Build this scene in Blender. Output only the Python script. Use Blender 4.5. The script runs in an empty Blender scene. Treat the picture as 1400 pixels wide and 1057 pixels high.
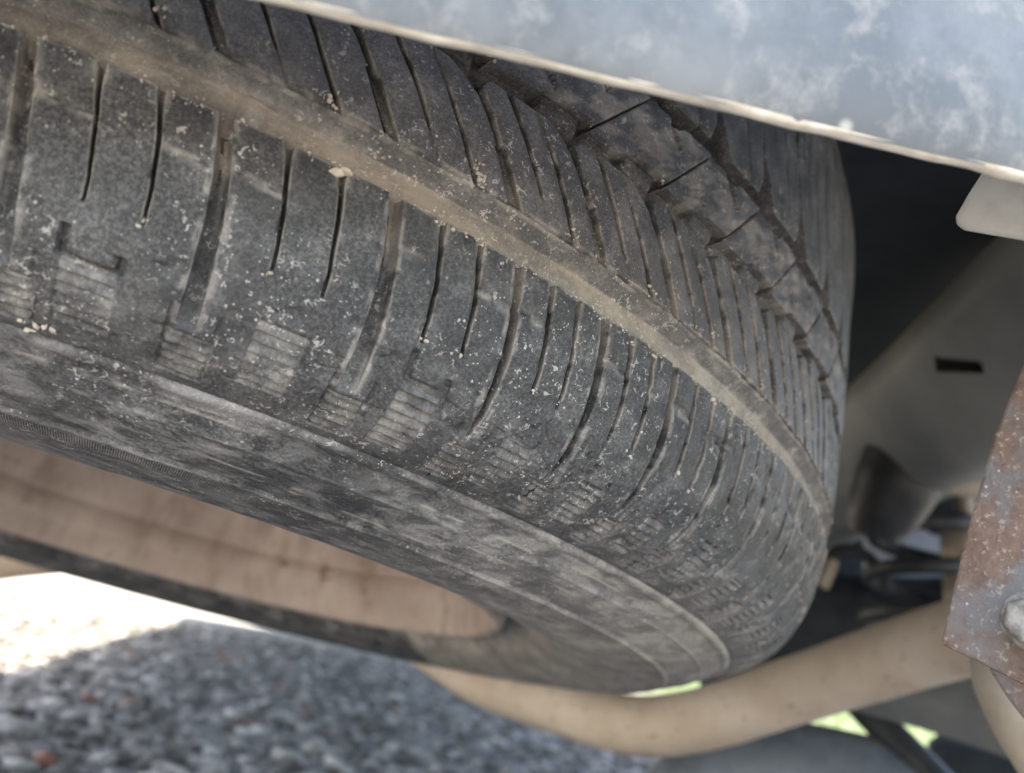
import bpy, math, random
import numpy as np
from mathutils import Matrix, Vector

# ------------------------------------------------------------------ camera, sky, sun, exposure
scene = bpy.context.scene
C = scene.collection
CAM = np.array([0.0, 0.0, 0.26])
CR = np.array([[0.9552, -0.23836, 0.17545], [0.22964, 0.22291, -0.94741], [0.18671, 0.94525, 0.26765]])  # right, down, forward
FPX, PW, PH = 1189.8, 1400.0, 1057.0
cam_d = bpy.data.cameras.new('camera')
cam = bpy.data.objects.new('camera', cam_d)
C.objects.link(cam)
scene.camera = cam
mw = Matrix.Identity(4)
for i in range(3):
    mw[i][0] = CR[0][i]; mw[i][1] = -CR[1][i]; mw[i][2] = -CR[2][i]; mw[i][3] = CAM[i]
cam.matrix_world = mw
cam_d.sensor_fit = 'HORIZONTAL'; cam_d.sensor_width = 36.0
cam_d.lens = FPX * 36.0 / PW
cam_d.clip_start = 0.01; cam_d.clip_end = 2000.0
cam_d.dof.use_dof = True
cam_d.dof.focus_distance = 0.225
cam_d.dof.aperture_fstop = 10.5

SUN_EL, SUN_AZ = 64.0, 48.0          # azimuth measured from +Y (front of the car) towards -X
world = bpy.data.worlds.new('World'); scene.world = world; world.use_nodes = True
wn = world.node_tree.nodes; wl = world.node_tree.links
sky = wn.new('ShaderNodeTexSky'); sky.sky_type = 'NISHITA'; sky.sun_disc = False
sky.sun_elevation = math.radians(SUN_EL); sky.sun_rotation = math.radians(-SUN_AZ)
sky.air_density = 1.0; sky.dust_density = 2.5; sky.ozone_density = 1.0
bg = wn['Background']; bg.inputs['Strength'].default_value = 0.15
wl.new(sky.outputs['Color'], bg.inputs['Color'])
sun_d = bpy.data.lights.new('sun', 'SUN'); sun_d.energy = 5.0; sun_d.angle = math.radians(0.6); sun_d.color = (1.0, 0.95, 0.87)
sun = bpy.data.objects.new('sun', sun_d); C.objects.link(sun)
sd = Vector((-math.sin(math.radians(SUN_AZ)) * math.cos(math.radians(SUN_EL)), math.cos(math.radians(SUN_AZ)) * math.cos(math.radians(SUN_EL)), math.sin(math.radians(SUN_EL))))
sun.rotation_euler = sd.to_track_quat('Z', 'Y').to_euler(); sun.location = (0, 0, 8)
vs = scene.view_settings
vs.view_transform = 'Standard'; vs.look = 'None'; vs.gamma = 1.0; vs.use_curve_mapping = False
vs.exposure = 3.0
vs.use_white_balance = True; vs.white_balance_temperature = 7300; vs.white_balance_tint = 10

rng = np.random.default_rng(7)

# ------------------------------------------------------------------ helpers
def ray(px, py):
    d = CR[2] + CR[0] * ((px - PW / 2) / FPX) + CR[1] * ((py - PH / 2) / FPX)
    return d / np.linalg.norm(d)
def at(px, py, t):
    return CAM + ray(px, py) * t

def tag(o, label=None, cat=None, group=None, kind=None):
    if label: o['label'] = label
    if cat: o['category'] = cat
    if group: o['group'] = group
    if kind: o['kind'] = kind
    return o

def empty(name, loc=(0, 0, 0)):
    o = bpy.data.objects.new(name, None); C.objects.link(o); o.location = loc
    o.empty_display_size = 0.05
    return o

def link(name, me, mat, parent=None, smooth=True, sharp=None):
    if mat: me.materials.append(mat)
    if smooth:
        me.polygons.foreach_set('use_smooth', np.ones(len(me.polygons), dtype=bool))
        if sharp: me.set_sharp_from_angle(angle=math.radians(sharp))
    me.update()
    o = bpy.data.objects.new(name, me); C.objects.link(o)
    if parent:
        o.parent = parent
        if parent.type == 'EMPTY' and parent.parent is None:
            o.matrix_parent_inverse = Matrix.Identity(4)
    return o

def mesh_from(verts, faces):
    me = bpy.data.meshes.new('m'); me.from_pydata([tuple(map(float, v)) for v in verts], [], [tuple(map(int, f)) for f in faces]); me.update()
    return me

def grid_mesh(P, uv=None, attrs=None, wrap=False):
    ns, nu = P.shape[:2]
    me = bpy.data.meshes.new('g')
    idx = np.arange(ns * nu).reshape(ns, nu)
    if wrap: idx = np.concatenate([idx, idx[:, :1]], 1)
    q = np.stack([idx[:-1, :-1], idx[:-1, 1:], idx[1:, 1:], idx[1:, :-1]], -1).reshape(-1, 4)
    me.vertices.add(ns * nu); me.vertices.foreach_set('co', P.reshape(-1).astype(np.float32))
    me.loops.add(q.size); me.loops.foreach_set('vertex_index', q.reshape(-1).astype(np.int32))
    me.polygons.add(len(q)); me.polygons.foreach_set('loop_start', (np.arange(len(q)) * 4).astype(np.int32))
    me.update(calc_edges=True)
    if uv is not None:
        if wrap:
            u2 = np.concatenate([uv, uv[:, :1] + np.array([2 * math.pi * .37, 0])], 1).reshape(-1, 2)
            i2 = np.arange(ns * (nu + 1)).reshape(ns, nu + 1)
            q2 = np.stack([i2[:-1, :-1], i2[:-1, 1:], i2[1:, 1:], i2[1:, :-1]], -1).reshape(-1)
        else:
            u2 = uv.reshape(-1, 2); q2 = q.reshape(-1)
        l = me.uv_layers.new(name='UVMap'); l.data.foreach_set('uv', u2[q2].reshape(-1).astype(np.float32))
    for k, a in (attrs or {}).items():
        at_ = me.attributes.new(k, 'FLOAT', 'POINT'); at_.data.foreach_set('value', a.reshape(-1).astype(np.float32))
    me.validate()
    return me

def _h(ix, iy, seed):
    v = (ix.astype(np.int64) * 374761393 + iy.astype(np.int64) * 668265263 + seed * 1274126177) & 0xFFFFFFFF
    v = ((v ^ (v >> 13)) * 1274126177) & 0xFFFFFFFF
    return ((v ^ (v >> 16)) & 0xFFFF) / 65535.0
def noise2(x, y, seed=0):
    x = np.asarray(x, float); y = np.asarray(y, float); x, y = np.broadcast_arrays(x, y)
    xi = np.floor(x); yi = np.floor(y); fx = x - xi; fy = y - yi
    fx = fx * fx * (3 - 2 * fx); fy = fy * fy * (3 - 2 * fy)
    a = _h(xi, yi, seed); b = _h(xi + 1, yi, seed); c = _h(xi, yi + 1, seed); d = _h(xi + 1, yi + 1, seed)
    return (a * (1 - fx) + b * fx) * (1 - fy) + (c * (1 - fx) + d * fx) * fy
def fbm(x, y, seed=0, o=3):
    s = 0; a = .5
    for i in range(o):
        s = s + a * noise2(x * 2 ** i, y * 2 ** i, seed + i * 17); a *= .5
    return s / (1 - .5 ** o)
def sstep(a, b, x):
    t = np.clip((x - a) / (b - a), 0, 1); return t * t * (3 - 2 * t)

def revolve(prof, n=160, uvr=.2):
    prof = np.array(prof, float); a = np.linspace(0, 2 * math.pi, n, endpoint=False)
    P = np.stack([prof[:, None, 0] * np.cos(a), prof[:, None, 0] * np.sin(a), np.repeat(prof[:, 1:2], n, 1)], -1)
    return grid_mesh(P, wrap=True)

def tube(path, rad, n=24, res=8, caps=True, noise=0.0):
    path = np.array(path, float)
    # catmull-rom
    pts = []
    pp = np.concatenate([[2 * path[0] - path[1]], path, [2 * path[-1] - path[-2]]])
    for i in range(1, len(pp) - 2):
        for t in np.linspace(0, 1, res, endpoint=False):
            p0, p1, p2, p3 = pp[i - 1:i + 3]
            pts.append(.5 * (2 * p1 + (p2 - p0) * t + (2 * p0 - 5 * p1 + 4 * p2 - p3) * t * t + (3 * p1 - p0 - 3 * p2 + p3) * t ** 3))
    pts.append(path[-1]); pts = np.array(pts)
    T = np.gradient(pts, axis=0); T /= np.linalg.norm(T, axis=1)[:, None]
    ref = np.array([0, 0, 1.0]) if abs(T[0][2]) < .9 else np.array([1.0, 0, 0])
    N = np.cross(T[0], ref); N /= np.linalg.norm(N)
    verts = []; rr = rad if np.ndim(rad) else None
    for i, (p, t) in enumerate(zip(pts, T)):
        N = N - t * (N @ t); N /= np.linalg.norm(N); B = np.cross(t, N)
        r = rad if rr is None else np.interp(i / (len(pts) - 1), np.linspace(0, 1, len(rr)), rr)
        for k in range(n):
            a = 2 * math.pi * k / n
            rk = r * (1 + noise * (noise2(np.array(i * .6), np.array(k * .5), 3) - .5))
            verts.append(p + (N * math.cos(a) + B * math.sin(a)) * rk)
    faces = []
    for i in range(len(pts) - 1):
        for k in range(n):
            faces.append((i * n + k, i * n + (k + 1) % n, (i + 1) * n + (k + 1) % n, (i + 1) * n + k))
    if caps:
        faces.append(tuple(range(n))[::-1]); faces.append(tuple(range((len(pts) - 1) * n, len(pts) * n)))
    return mesh_from(verts, faces)

def box_mesh(x0, x1, y0, y1, z0, z1):
    v = [(x, y, z) for x in (x0, x1) for y in (y0, y1) for z in (z0, z1)]
    return mesh_from(v, [(0, 1, 3, 2), (4, 6, 7, 5), (0, 4, 5, 1), (2, 3, 7, 6), (0, 2, 6, 4), (1, 5, 7, 3)])

def bevel(o, w=.002, seg=2):
    m = o.modifiers.new('bevel', 'BEVEL'); m.width = w; m.segments = seg; m.limit_method = 'ANGLE'; m.angle_limit = math.radians(35)
    return o

# ------------------------------------------------------------------ materials
class NT:
    def __init__(self, name):
        self.m = bpy.data.materials.new(name); self.m.use_nodes = True
        self.t = self.m.node_tree; self.n = self.t.nodes; self.b = self.n['Principled BSDF']
    def node(self, typ, **kw):
        n = self.n.new(typ)
        for k, v in kw.items(): setattr(n, k, v)
        return n
    def set(self, sock, v):
        if hasattr(v, 'is_output') or isinstance(v, bpy.types.NodeSocket): self.t.links.new(v, sock)
        else: sock.default_value = v
    def coord(self, which='Object', scale=(1, 1, 1)):
        c = self.node('ShaderNodeTexCoord'); mp = self.node('ShaderNodeMapping'); mp.inputs['Scale'].default_value = scale
        self.t.links.new(c.outputs[which], mp.inputs['Vector']); return mp.outputs['Vector']
    def noise(self, vec, scale, detail=4, rough=.55, dist=0):
        n = self.node('ShaderNodeTexNoise'); self.set(n.inputs['Vector'], vec)
        n.inputs['Scale'].default_value = scale; n.inputs['Detail'].default_value = detail
        n.inputs['Roughness'].default_value = rough; n.inputs['Distortion'].default_value = dist
        return n.outputs['Fac'], n.outputs['Color']
    def vor(self, vec, scale, feature='F1', rnd=1.0):
        n = self.node('ShaderNodeTexVoronoi', feature=feature); self.set(n.inputs['Vector'], vec)
        n.inputs['Scale'].default_value = scale; n.inputs['Randomness'].default_value = rnd
        return n
    def math(self, op, a, b=0.0, clamp=False):
        n = self.node('ShaderNodeMath', operation=op); n.use_clamp = clamp
        self.set(n.inputs[0], a); self.set(n.inputs[1], b); return n.outputs[0]
    def ramp(self, v, a, b, lo=0.0, hi=1.0):
        n = self.node('ShaderNodeMapRange', interpolation_type='SMOOTHSTEP')
        self.set(n.inputs[0], v)
        for i, x in enumerate((a, b, lo, hi)): n.inputs[i + 1].default_value = x
        return n.outputs[0]
    def mix(self, f, a, b):
        n = self.node('ShaderNodeMix', data_type='RGBA'); n.clamp_factor = True
        self.set(n.inputs[0], f)
        self.set(n.inputs[6], a if not isinstance(a, tuple) else (*a, 1)); self.set(n.inputs[7], b if not isinstance(b, tuple) else (*b, 1))
        return n.outputs[2]
    def attr(self, name):
        n = self.node('ShaderNodeAttribute'); n.attribute_name = name; return n.outputs['Fac']
    def bump(self, h, strength, dist, prev=None):
        n = self.node('ShaderNodeBump'); self.set(n.inputs['Height'], h)
        n.inputs['Strength'].default_value = strength; n.inputs['Distance'].default_value = dist
        if prev is not None: self.set(n.inputs['Normal'], prev)
        return n.outputs['Normal']
    def out(self, col=None, rough=None, normal=None, metal=None, spec=None):
        if col is not None: self.set(self.b.inputs['Base Color'], col if not isinstance(col, tuple) else (*col, 1))
        if rough is not None: self.set(self.b.inputs['Roughness'], rough)
        if normal is not None: self.set(self.b.inputs['Normal'], normal)
        if metal is not None: self.set(self.b.inputs['Metallic'], metal)
        if spec is not None: self.set(self.b.inputs['Specular IOR Level'], spec)
        return self.m

def rubber_mat():
    N = NT('dusty_rubber'); v = N.coord('Object'); uv = N.coord('UV')
    uvs = N.coord('UV', (0.45, 1, 1))
    big, _ = N.noise(v, 22, 4, .6); mid, _ = N.noise(v, 90, 5, .65); fine, _ = N.noise(v, 1100, 5, .85)
    streak, _ = N.noise(uvs, 110, 6, .72, .6)
    dust = N.attr('dust'); side = N.attr('side')
    base = N.mix(N.ramp(mid, .3, .7), (.013, .013, .0145), (.027, .0265, .027))
    # film of dust: broad patches broken up by fine grain
    film = N.math('MULTIPLY', N.ramp(big, .30, .68, .35, 1.0), N.ramp(fine, .44, .60))
    film = N.math('ADD', N.math('MULTIPLY', film, .25), N.math('MULTIPLY', N.math('MULTIPLY', N.ramp(mid, .46, .70), N.ramp(fine, .40, .55, .3, 1.0)), .20))
    film = N.math('ADD', film, N.math('MULTIPLY', N.math('MULTIPLY', N.ramp(streak, .44, .62), side), N.ramp(big, .3, .7, .18, .50)))
    heavy = N.math('MULTIPLY', dust, N.ramp(N.math('ADD', mid, N.math('MULTIPLY', fine, .35)), .42, .86, .55, 1.0))
    tot = N.math('ADD', film, heavy, True)
    dcol = N.mix(N.ramp(big, .3, .7), (.29, .255, .212), (.40, .36, .305))
    grey = N.mix(dust, (.33, .325, .32), dcol)
    col = N.mix(tot, base, grey)
    # pale specks
    reg, _ = N.noise(v, 38, 4, .65); rmask = N.ramp(reg, .36, .62, .12, 1.0)
    vs1 = N.vor(v, 330); sp1 = N.ramp(vs1.outputs['Distance'], .08, .14, 1, 0)
    sp1 = N.math('MULTIPLY', sp1, N.ramp(N.math('ADD', 0.0, vs1.outputs['Color']), .60, .66))
    vs2 = N.vor(v, 950); sp2 = N.ramp(vs2.outputs['Distance'], .16, .26, 1, 0)
    sp2 = N.math('MULTIPLY', sp2, N.ramp(N.math('ADD', 0.0, vs2.outputs['Color']), .66, .70))
    # hair-like flakes: short bits of warped cell edges
    _, wc = N.noise(v, 420, 2, .5)
    wv = N.node('ShaderNodeMix', data_type='VECTOR'); wv.inputs[0].default_value = .0045
    N.set(wv.inputs[4], v); N.set(wv.inputs[5], wc)
    ve = N.vor(wv.outputs[1], 330, 'DISTANCE_TO_EDGE'); ln = N.ramp(ve.outputs['Distance'], .03, .075, 1, 0)
    msk, _ = N.noise(v, 330, 2, .6); ln = N.math('MULTIPLY', ln, N.ramp(msk, .575, .625))
    ln = N.math('MULTIPLY', ln, N.ramp(reg, .38, .58)) 
    spk = N.math('MAXIMUM', N.math('MULTIPLY', N.math('MAXIMUM', N.math('MULTIPLY', sp1, .8), N.math('MULTIPLY', sp2, .65)), rmask), N.math('MULTIPLY', ln, .55))
    col = N.mix(spk, col, (.60, .57, .53))
    rough = N.math('ADD', .38, N.math('MULTIPLY', tot, .5), True)
    # relief
    h = N.math('ADD', N.math('MULTIPLY', fine, .5), N.math('MULTIPLY', mid, .5))
    n1 = N.bump(h, .6, .0008)
    n2 = n1
    # fine radial serration next to the bead
    wv2 = N.node('ShaderNodeTexWave', wave_type='BANDS', bands_direction='X'); N.set(wv2.inputs['Vector'], uv)
    wv2.inputs['Scale'].default_value = 400; wv2.inputs['Distortion'].default_value = 0.6
    n3 = N.bump(N.math('MULTIPLY', wv2.outputs['Fac'], N.attr('serr')), .6, .0005, n2)
    return N.out(col, rough, n3, 0.0, .45)

def crumb_mat():
    N = NT('dried_mud'); v = N.coord('Object'); f, _ = N.noise(v, 500, 4, .6)
    return N.out(N.mix(f, (.36, .30, .24), (.60, .54, .46)), .95, N.bump(f, .5, .0006), 0, .2)

def rim_mat():
    N = NT('dust_coated_rim'); v = N.coord('Object'); a, _ = N.noise(v, 14, 5, .6); b, _ = N.noise(v, 70, 4, .6)
    vz = N.coord('Object', (1, 1, .25)); st, _ = N.noise(vz, 45, 4, .6)
    col = N.mix(N.ramp(a, .3, .7), (.35, .28, .24), (.47, .39, .34))
    col = N.mix(N.ramp(st, .46, .70, 0, .6), col, (.22, .155, .125))
    col = N.mix(N.ramp(b, .62, .72, 0, .6), col, (.17, .10, .08))
    return N.out(col, .8, N.bump(b, .2, .001), 0, .3)

def bumper_mat():
    N = NT('grey_bumper_paint'); v = N.coord('Object'); a, _ = N.noise(v, 28, 6, .68); b, _ = N.noise(v, 120, 5, .65)
    col = N.mix(N.ramp(a, .36, .66), (.115, .127, .138), (.19, .20, .208))
    col = N.mix(N.ramp(b, .50, .72, 0, .5), col, (.36, .35, .33))
    vo = N.vor(v, 60); sp = N.math('MULTIPLY', N.ramp(vo.outputs['Distance'], .12, .2, 1, 0), N.ramp(N.math('ADD', 0.0, vo.outputs['Color']), .66, .7))
    col = N.mix(sp, col, (.62, .60, .54))
    return N.out(col, N.ramp(b, .3, .7, .45, .7), N.bump(b, .25, .0008), 0, .45)

def edge_mat():
    N = NT('chalky_edge_dust'); v = N.coord('Object'); a, _ = N.noise(v, 90, 5, .65)
    return N.out(N.mix(N.ramp(a, .3, .7), (.58, .53, .44), (.85, .80, .71)), .9, N.bump(a, .4, .001), 0, .2)

def simple(name, c1, c2, scale=30, rough=.7, metal=0, bs=.3, bd=.001, spec=.4):
    N = NT(name); v = N.coord('Object'); a, _ = N.noise(v, scale, 5, .6)
    return N.out(N.mix(N.ramp(a, .3, .7), c1, c2), rough, N.bump(a, bs, bd), metal, spec)

def rust_mat():
    N = NT('rusted_steel'); v = N.coord('Object'); a, _ = N.noise(v, 45, 6, .65); b, _ = N.noise(v, 190, 5, .65); c, _ = N.noise(v, 500, 4, .6)
    col = N.mix(N.ramp(b, .3, .7), (.115, .066, .050), (.21, .145, .115))
    col = N.mix(N.math('MULTIPLY', N.ramp(a, .44, .58), .8), col, (.155, .16, .168))
    col = N.mix(N.ramp(c, .56, .68, 0, .7), col, (.36, .32, .28))
    vo = N.vor(v, 300); sp = N.math('MULTIPLY', N.ramp(vo.outputs['Distance'], .06, .16, 1, 0), N.ramp(N.math('ADD', 0.0, vo.outputs['Color']), .68, .74))
    col = N.mix(sp, col, (.48, .44, .40))
    return N.out(col, N.ramp(b, .3, .7, .45, .85), N.bump(N.math('ADD', b, c), .6, .0012), 0, .5)

def gravel_mat():
    N = NT('grey_gravel_stone'); v = N.coord('Object')
    at_ = N.attr('tone'); a, _ = N.noise(v, 60, 4, .6)
    col = N.mix(at_, (.07, .064, .058), (.42, .39, .36))
    col = N.mix(N.ramp(a, .4, .8, 0, .5), col, (.15, .14, .13))
    red = N.attr('red'); col = N.mix(red, col, (.22, .09, .06))
    return N.out(col, .85, N.bump(a, .4, .004), 0, .3)

def ground_mat():
    N = NT('gravelly_soil'); v = N.coord('Object'); a, _ = N.noise(v, 1.2, 5, .6); b, _ = N.noise(v, 40, 6, .7)
    vo = N.vor(v, 45)
    col = N.mix(N.ramp(b, .3, .7), (.09, .088, .085), (.22, .215, .205))
    col = N.mix(N.ramp(a, .4, .7, 0, .5), col, (.27, .25, .225))
    col = N.mix(N.ramp(vo.outputs['Distance'], .1, .45, .5, 0), col, (.24, .24, .25))
    return N.out(col, .95, N.bump(N.math('ADD', b, vo.outputs['Distance']), .6, .012), 0, .2)

M_RUB = rubber_mat(); M_CRUMB = crumb_mat(); M_RIM = rim_mat(); M_BUMP = bumper_mat(); M_EDGE = edge_mat()
M_RUST = rust_mat(); M_STONE = gravel_mat(); M_GROUND = ground_mat()
def pipe_mat():
    N = NT('dust_tan_exhaust'); v = N.coord('Object'); a, _ = N.noise(v, 16, 5, .6); b, _ = N.noise(v, 130, 4, .6); c, _ = N.noise(v, 7, 3, .6)
    col = N.mix(N.ramp(a, .3, .7), (.55, .43, .325), (.68, .56, .45))
    col = N.mix(N.ramp(c, .5, .68, 0, .45), col, (.40, .25, .17))
    col = N.mix(N.ramp(b, .6, .7, 0, .55), col, (.24, .16, .11))
    return N.out(col, .75, N.bump(b, .3, .0012), 0, .35)
M_PIPE = pipe_mat()
M_RAIL = simple('grey_chassis_paint', (.14, .147, .148), (.26, .257, .24), 9, .55)
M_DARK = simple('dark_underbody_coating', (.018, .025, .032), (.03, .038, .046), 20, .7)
M_BLACK = simple('black_suspension_paint', (.015, .017, .02), (.035, .036, .038), 40, .5)
M_SHOCK = simple('beige_dusty_metal', (.33, .28, .22), (.45, .39, .32), 30, .7)
M_MUFF = simple('blue_grey_steel', (.10, .115, .135), (.17, .185, .205), 25, .5, 0)
M_BOLT = simple('grey_dirty_bolt', (.10, .09, .08), (.33, .31, .28), 190, .6, 0, .6, .001)
M_BODY = simple('silver_body_paint', (.35, .36, .37), (.40, .41, .42), 5, .4)
M_GRASS = simple('grass_green', (.13, .19, .08), (.24, .31, .15), 30, .8)
M_DAYGAP = simple('pale_blue_daylight_tone', (.46, .52, .60), (.55, .60, .67), 10, .5)  # daylight between the coils, given as a surface colour
M_BRACK = simple('galvanised_grey', (.26, .26, .25), (.42, .41, .38), 60, .6)

# ------------------------------------------------------------------ ground
gx = np.concatenate([np.linspace(-400, -6, 14), np.linspace(-5, 6, 90), np.linspace(7, 400, 14)])
gy = np.concatenate([np.linspace(-60, -3, 8), np.linspace(-2, 9, 90), np.linspace(10, 600, 16)])
GX, GY = np.meshgrid(gx, gy)
def ground_z(x, y):
    x = np.asarray(x, float); y = np.asarray(y, float)
    return (fbm(x * 1.3, y * 1.3, 5) - .5) * .03 * np.exp(-((x / 9) ** 2 + ((y - 3) / 12) ** 2))
me = grid_mesh(np.stack([GX, GY, ground_z(GX, GY)], -1))
tag(link('ground', me, M_GROUND), kind='structure')

def stones(n, xr, yr, smin, smax, seed, dens=None):
    r = np.random.default_rng(seed)
    ico = np.array([(0, 0, 1), (.894, 0, .447), (.276, .851, .447), (-.724, .526, .447), (-.724, -.526, .447), (.276, -.851, .447), (.724, .526, -.447), (-.276, .851, -.447), (-.894, 0, -.447), (-.276, -.851, -.447), (.724, -.526, -.447), (0, 0, -1)], float)
    F = np.array([(0, 1, 2), (0, 2, 3), (0, 3, 4), (0, 4, 5), (0, 5, 1), (1, 6, 2), (2, 7, 3), (3, 8, 4), (4, 9, 5), (5, 10, 1), (2, 6, 7), (3, 7, 8), (4, 8, 9), (5, 9, 10), (1, 10, 6), (6, 11, 7), (7, 11, 8), (8, 11, 9), (9, 11, 10), (10, 11, 6)])
    x = r.uniform(*xr, n); y = r.uniform(*yr, n); s = smin + (smax - smin) * r.random(n) ** 3.2
    V = ico[None] * (1 + r.uniform(-.28, .28, (n, 12, 1))) * np.stack([r.uniform(.7, 1.3, n), r.uniform(.7, 1.3, n), r.uniform(.35, .7, n)], 1)[:, None] * s[:, None, None]
    a = r.uniform(0, 6.28, n); ca, sa = np.cos(a)[:, None], np.sin(a)[:, None]
    X = V[..., 0] * ca - V[..., 1] * sa + x[:, None]; Y = V[..., 0] * sa + V[..., 1] * ca + y[:, None]
    Z = V[..., 2] + (ground_z(x, y) + s * .2)[:, None]
    P = np.stack([X, Y, Z], -1).reshape(-1, 3); FF = (F[None] + (np.arange(n) * 12)[:, None, None]).reshape(-1, 3)
    me = bpy.data.meshes.new('st'); me.vertices.add(len(P)); me.vertices.foreach_set('co', P.reshape(-1).astype(np.float32))
    me.loops.add(FF.size); me.loops.foreach_set('vertex_index', FF.reshape(-1).astype(np.int32))
    me.polygons.add(len(FF)); me.polygons.foreach_set('loop_start', (np.arange(len(FF)) * 3).astype(np.int32)); me.update(calc_edges=True)
    tone = np.repeat(r.random(n) ** 2.2, 12); red = np.repeat((r.random(n) > .985) * .9, 12)
    for k, v in (('tone', tone), ('red', red)):
        q = me.attributes.new(k, 'FLOAT', 'POINT'); q.data.foreach_set('value', v.astype(np.float32))
    me.validate(); return me
tag(link('gravel', stones(34000, (-1.6, 2.2), (.8, 5.0), .003, .023, 3), M_STONE, None, False), 'loose grey gravel stones on the ground under the vehicle', 'gravel', kind='stuff')

# ------------------------------------------------------------------ the spare wheel
TW = Matrix(((0.98604, -0.14476, 0.0823, -0.0877), (0.13668, 0.9859, 0.09655, 0.5459), (-0.09511, -0.08396, 0.99192, 0.3823), (0, 0, 0, 1)))
wheel = empty('spare_wheel'); wheel.matrix_world = TW
tag(wheel, 'dusty black spare tyre on its brown steel rim, slung flat behind the bumper', 'spare wheel')

_k = np.array([(.3690, .06), (.3702, .03), (.3705, 0), (.3702, -.03), (.3690, -.06), (.3645, -.08), (.357, -.095), (.346, -.1045), (.331, -.110), (.32, -.117), (.30, -.1235), (.28, -.1245), (.26, -.121), (.245, -.117), (.2385, -.1135), (.231, -.1065), (.223, -.1045), (.2196, -.101)])
_s = np.concatenate([[0], np.cumsum(np.hypot(*np.diff(_k, axis=0).T))]); _s -= _s[2]
_sd = np.arange(0, _s[-1], .0005)
_r = np.interp(_sd, _s, _k[:, 0]); _z = np.interp(_sd, _s, _k[:, 1])
def _smooth(a, odd):
    w = np.exp(-.5 * (np.arange(-24, 25) / 9.0) ** 2); w /= w.sum()
    left = (2 * a[0] - a[1:25][::-1]) if odd else a[1:25][::-1]
    right = 2 * a[-1] - a[-25:-1][::-1]
    return np.convolve(np.concatenate([left, a, right]), w, 'valid')
_r = _smooth(_r, False); _z = _smooth(_z, True)
_dr = np.gradient(_r, _sd); _dz = np.gradient(_z, _sd)
SMAX = _sd[-1] * 1000
def surf(thdeg, s, depth):
    """tyre-frame position: angle (deg), arc position s from the equator (mm, + down), depth below the surface (mm)"""
    a = np.radians(thdeg); sa = np.abs(s) / 1000; sg = np.where(s < 0, -1.0, 1.0)
    ext = np.where(s < 0, np.clip(sa - .050, 0, .025), 0.0); sa = sa - ext
    r = np.interp(sa, _sd, _r); z = np.interp(sa, _sd, _z); dr = np.interp(sa, _sd, _dr); dz = np.interp(sa, _sd, _dz)
    L = np.hypot(dr, dz); nr = -dz / L; nz = dr / L
    d = depth / 1000
    r = r - nr * d; z = (z - ext - nz * d) * sg
    return np.stack([r * np.cos(a), r * np.sin(a), z], -1)

# pitch sequence (uneven, as moulded)
w8 = [-95.87, -89.58, -83.40, -77.97, -73.37, -68.70, -64.00, -58.80]
NP = 65
rest = 5.57 + .5 * np.sin(np.arange(58) * 2.4); rest[:4] = [5.1, 5.3, 5.5, 5.2]; rest *= (360 - 37.07) / rest.sum()
TAB = np.concatenate([w8, w8[-1] + np.cumsum(rest)])[:NP]
_tk = np.arange(-NP, 2 * NP); _tv = np.concatenate([TAB - 360, TAB, TAB + 360])
def TH(k): return np.interp(k, _tk, _tv)
def DEG2MM(d): return np.radians(d) * 370.0
MM = 1 / (math.radians(1) * 370.0)      # degrees per mm

def feat_lines(hw, det):
    """offset roles (mm from the feature's centre) and wall depth fraction of a cut with half-width hw (array over s)"""
    o = np.ones_like(hw)
    return [(-hw - 1.0, 0 * o, 0.0), (-hw - .45, 0 * o, .10), (-hw, 0 * o, .50), (-hw + .12 * o, .8 * o, 0), (-hw * .45, o, 0), (hw * .45, o, 0), (hw - .12 * o, .8 * o, 0), (hw, 0 * o, .50), (hw + .45, 0 * o, .10), (hw + 1.0, 0 * o, 0.0)]

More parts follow.
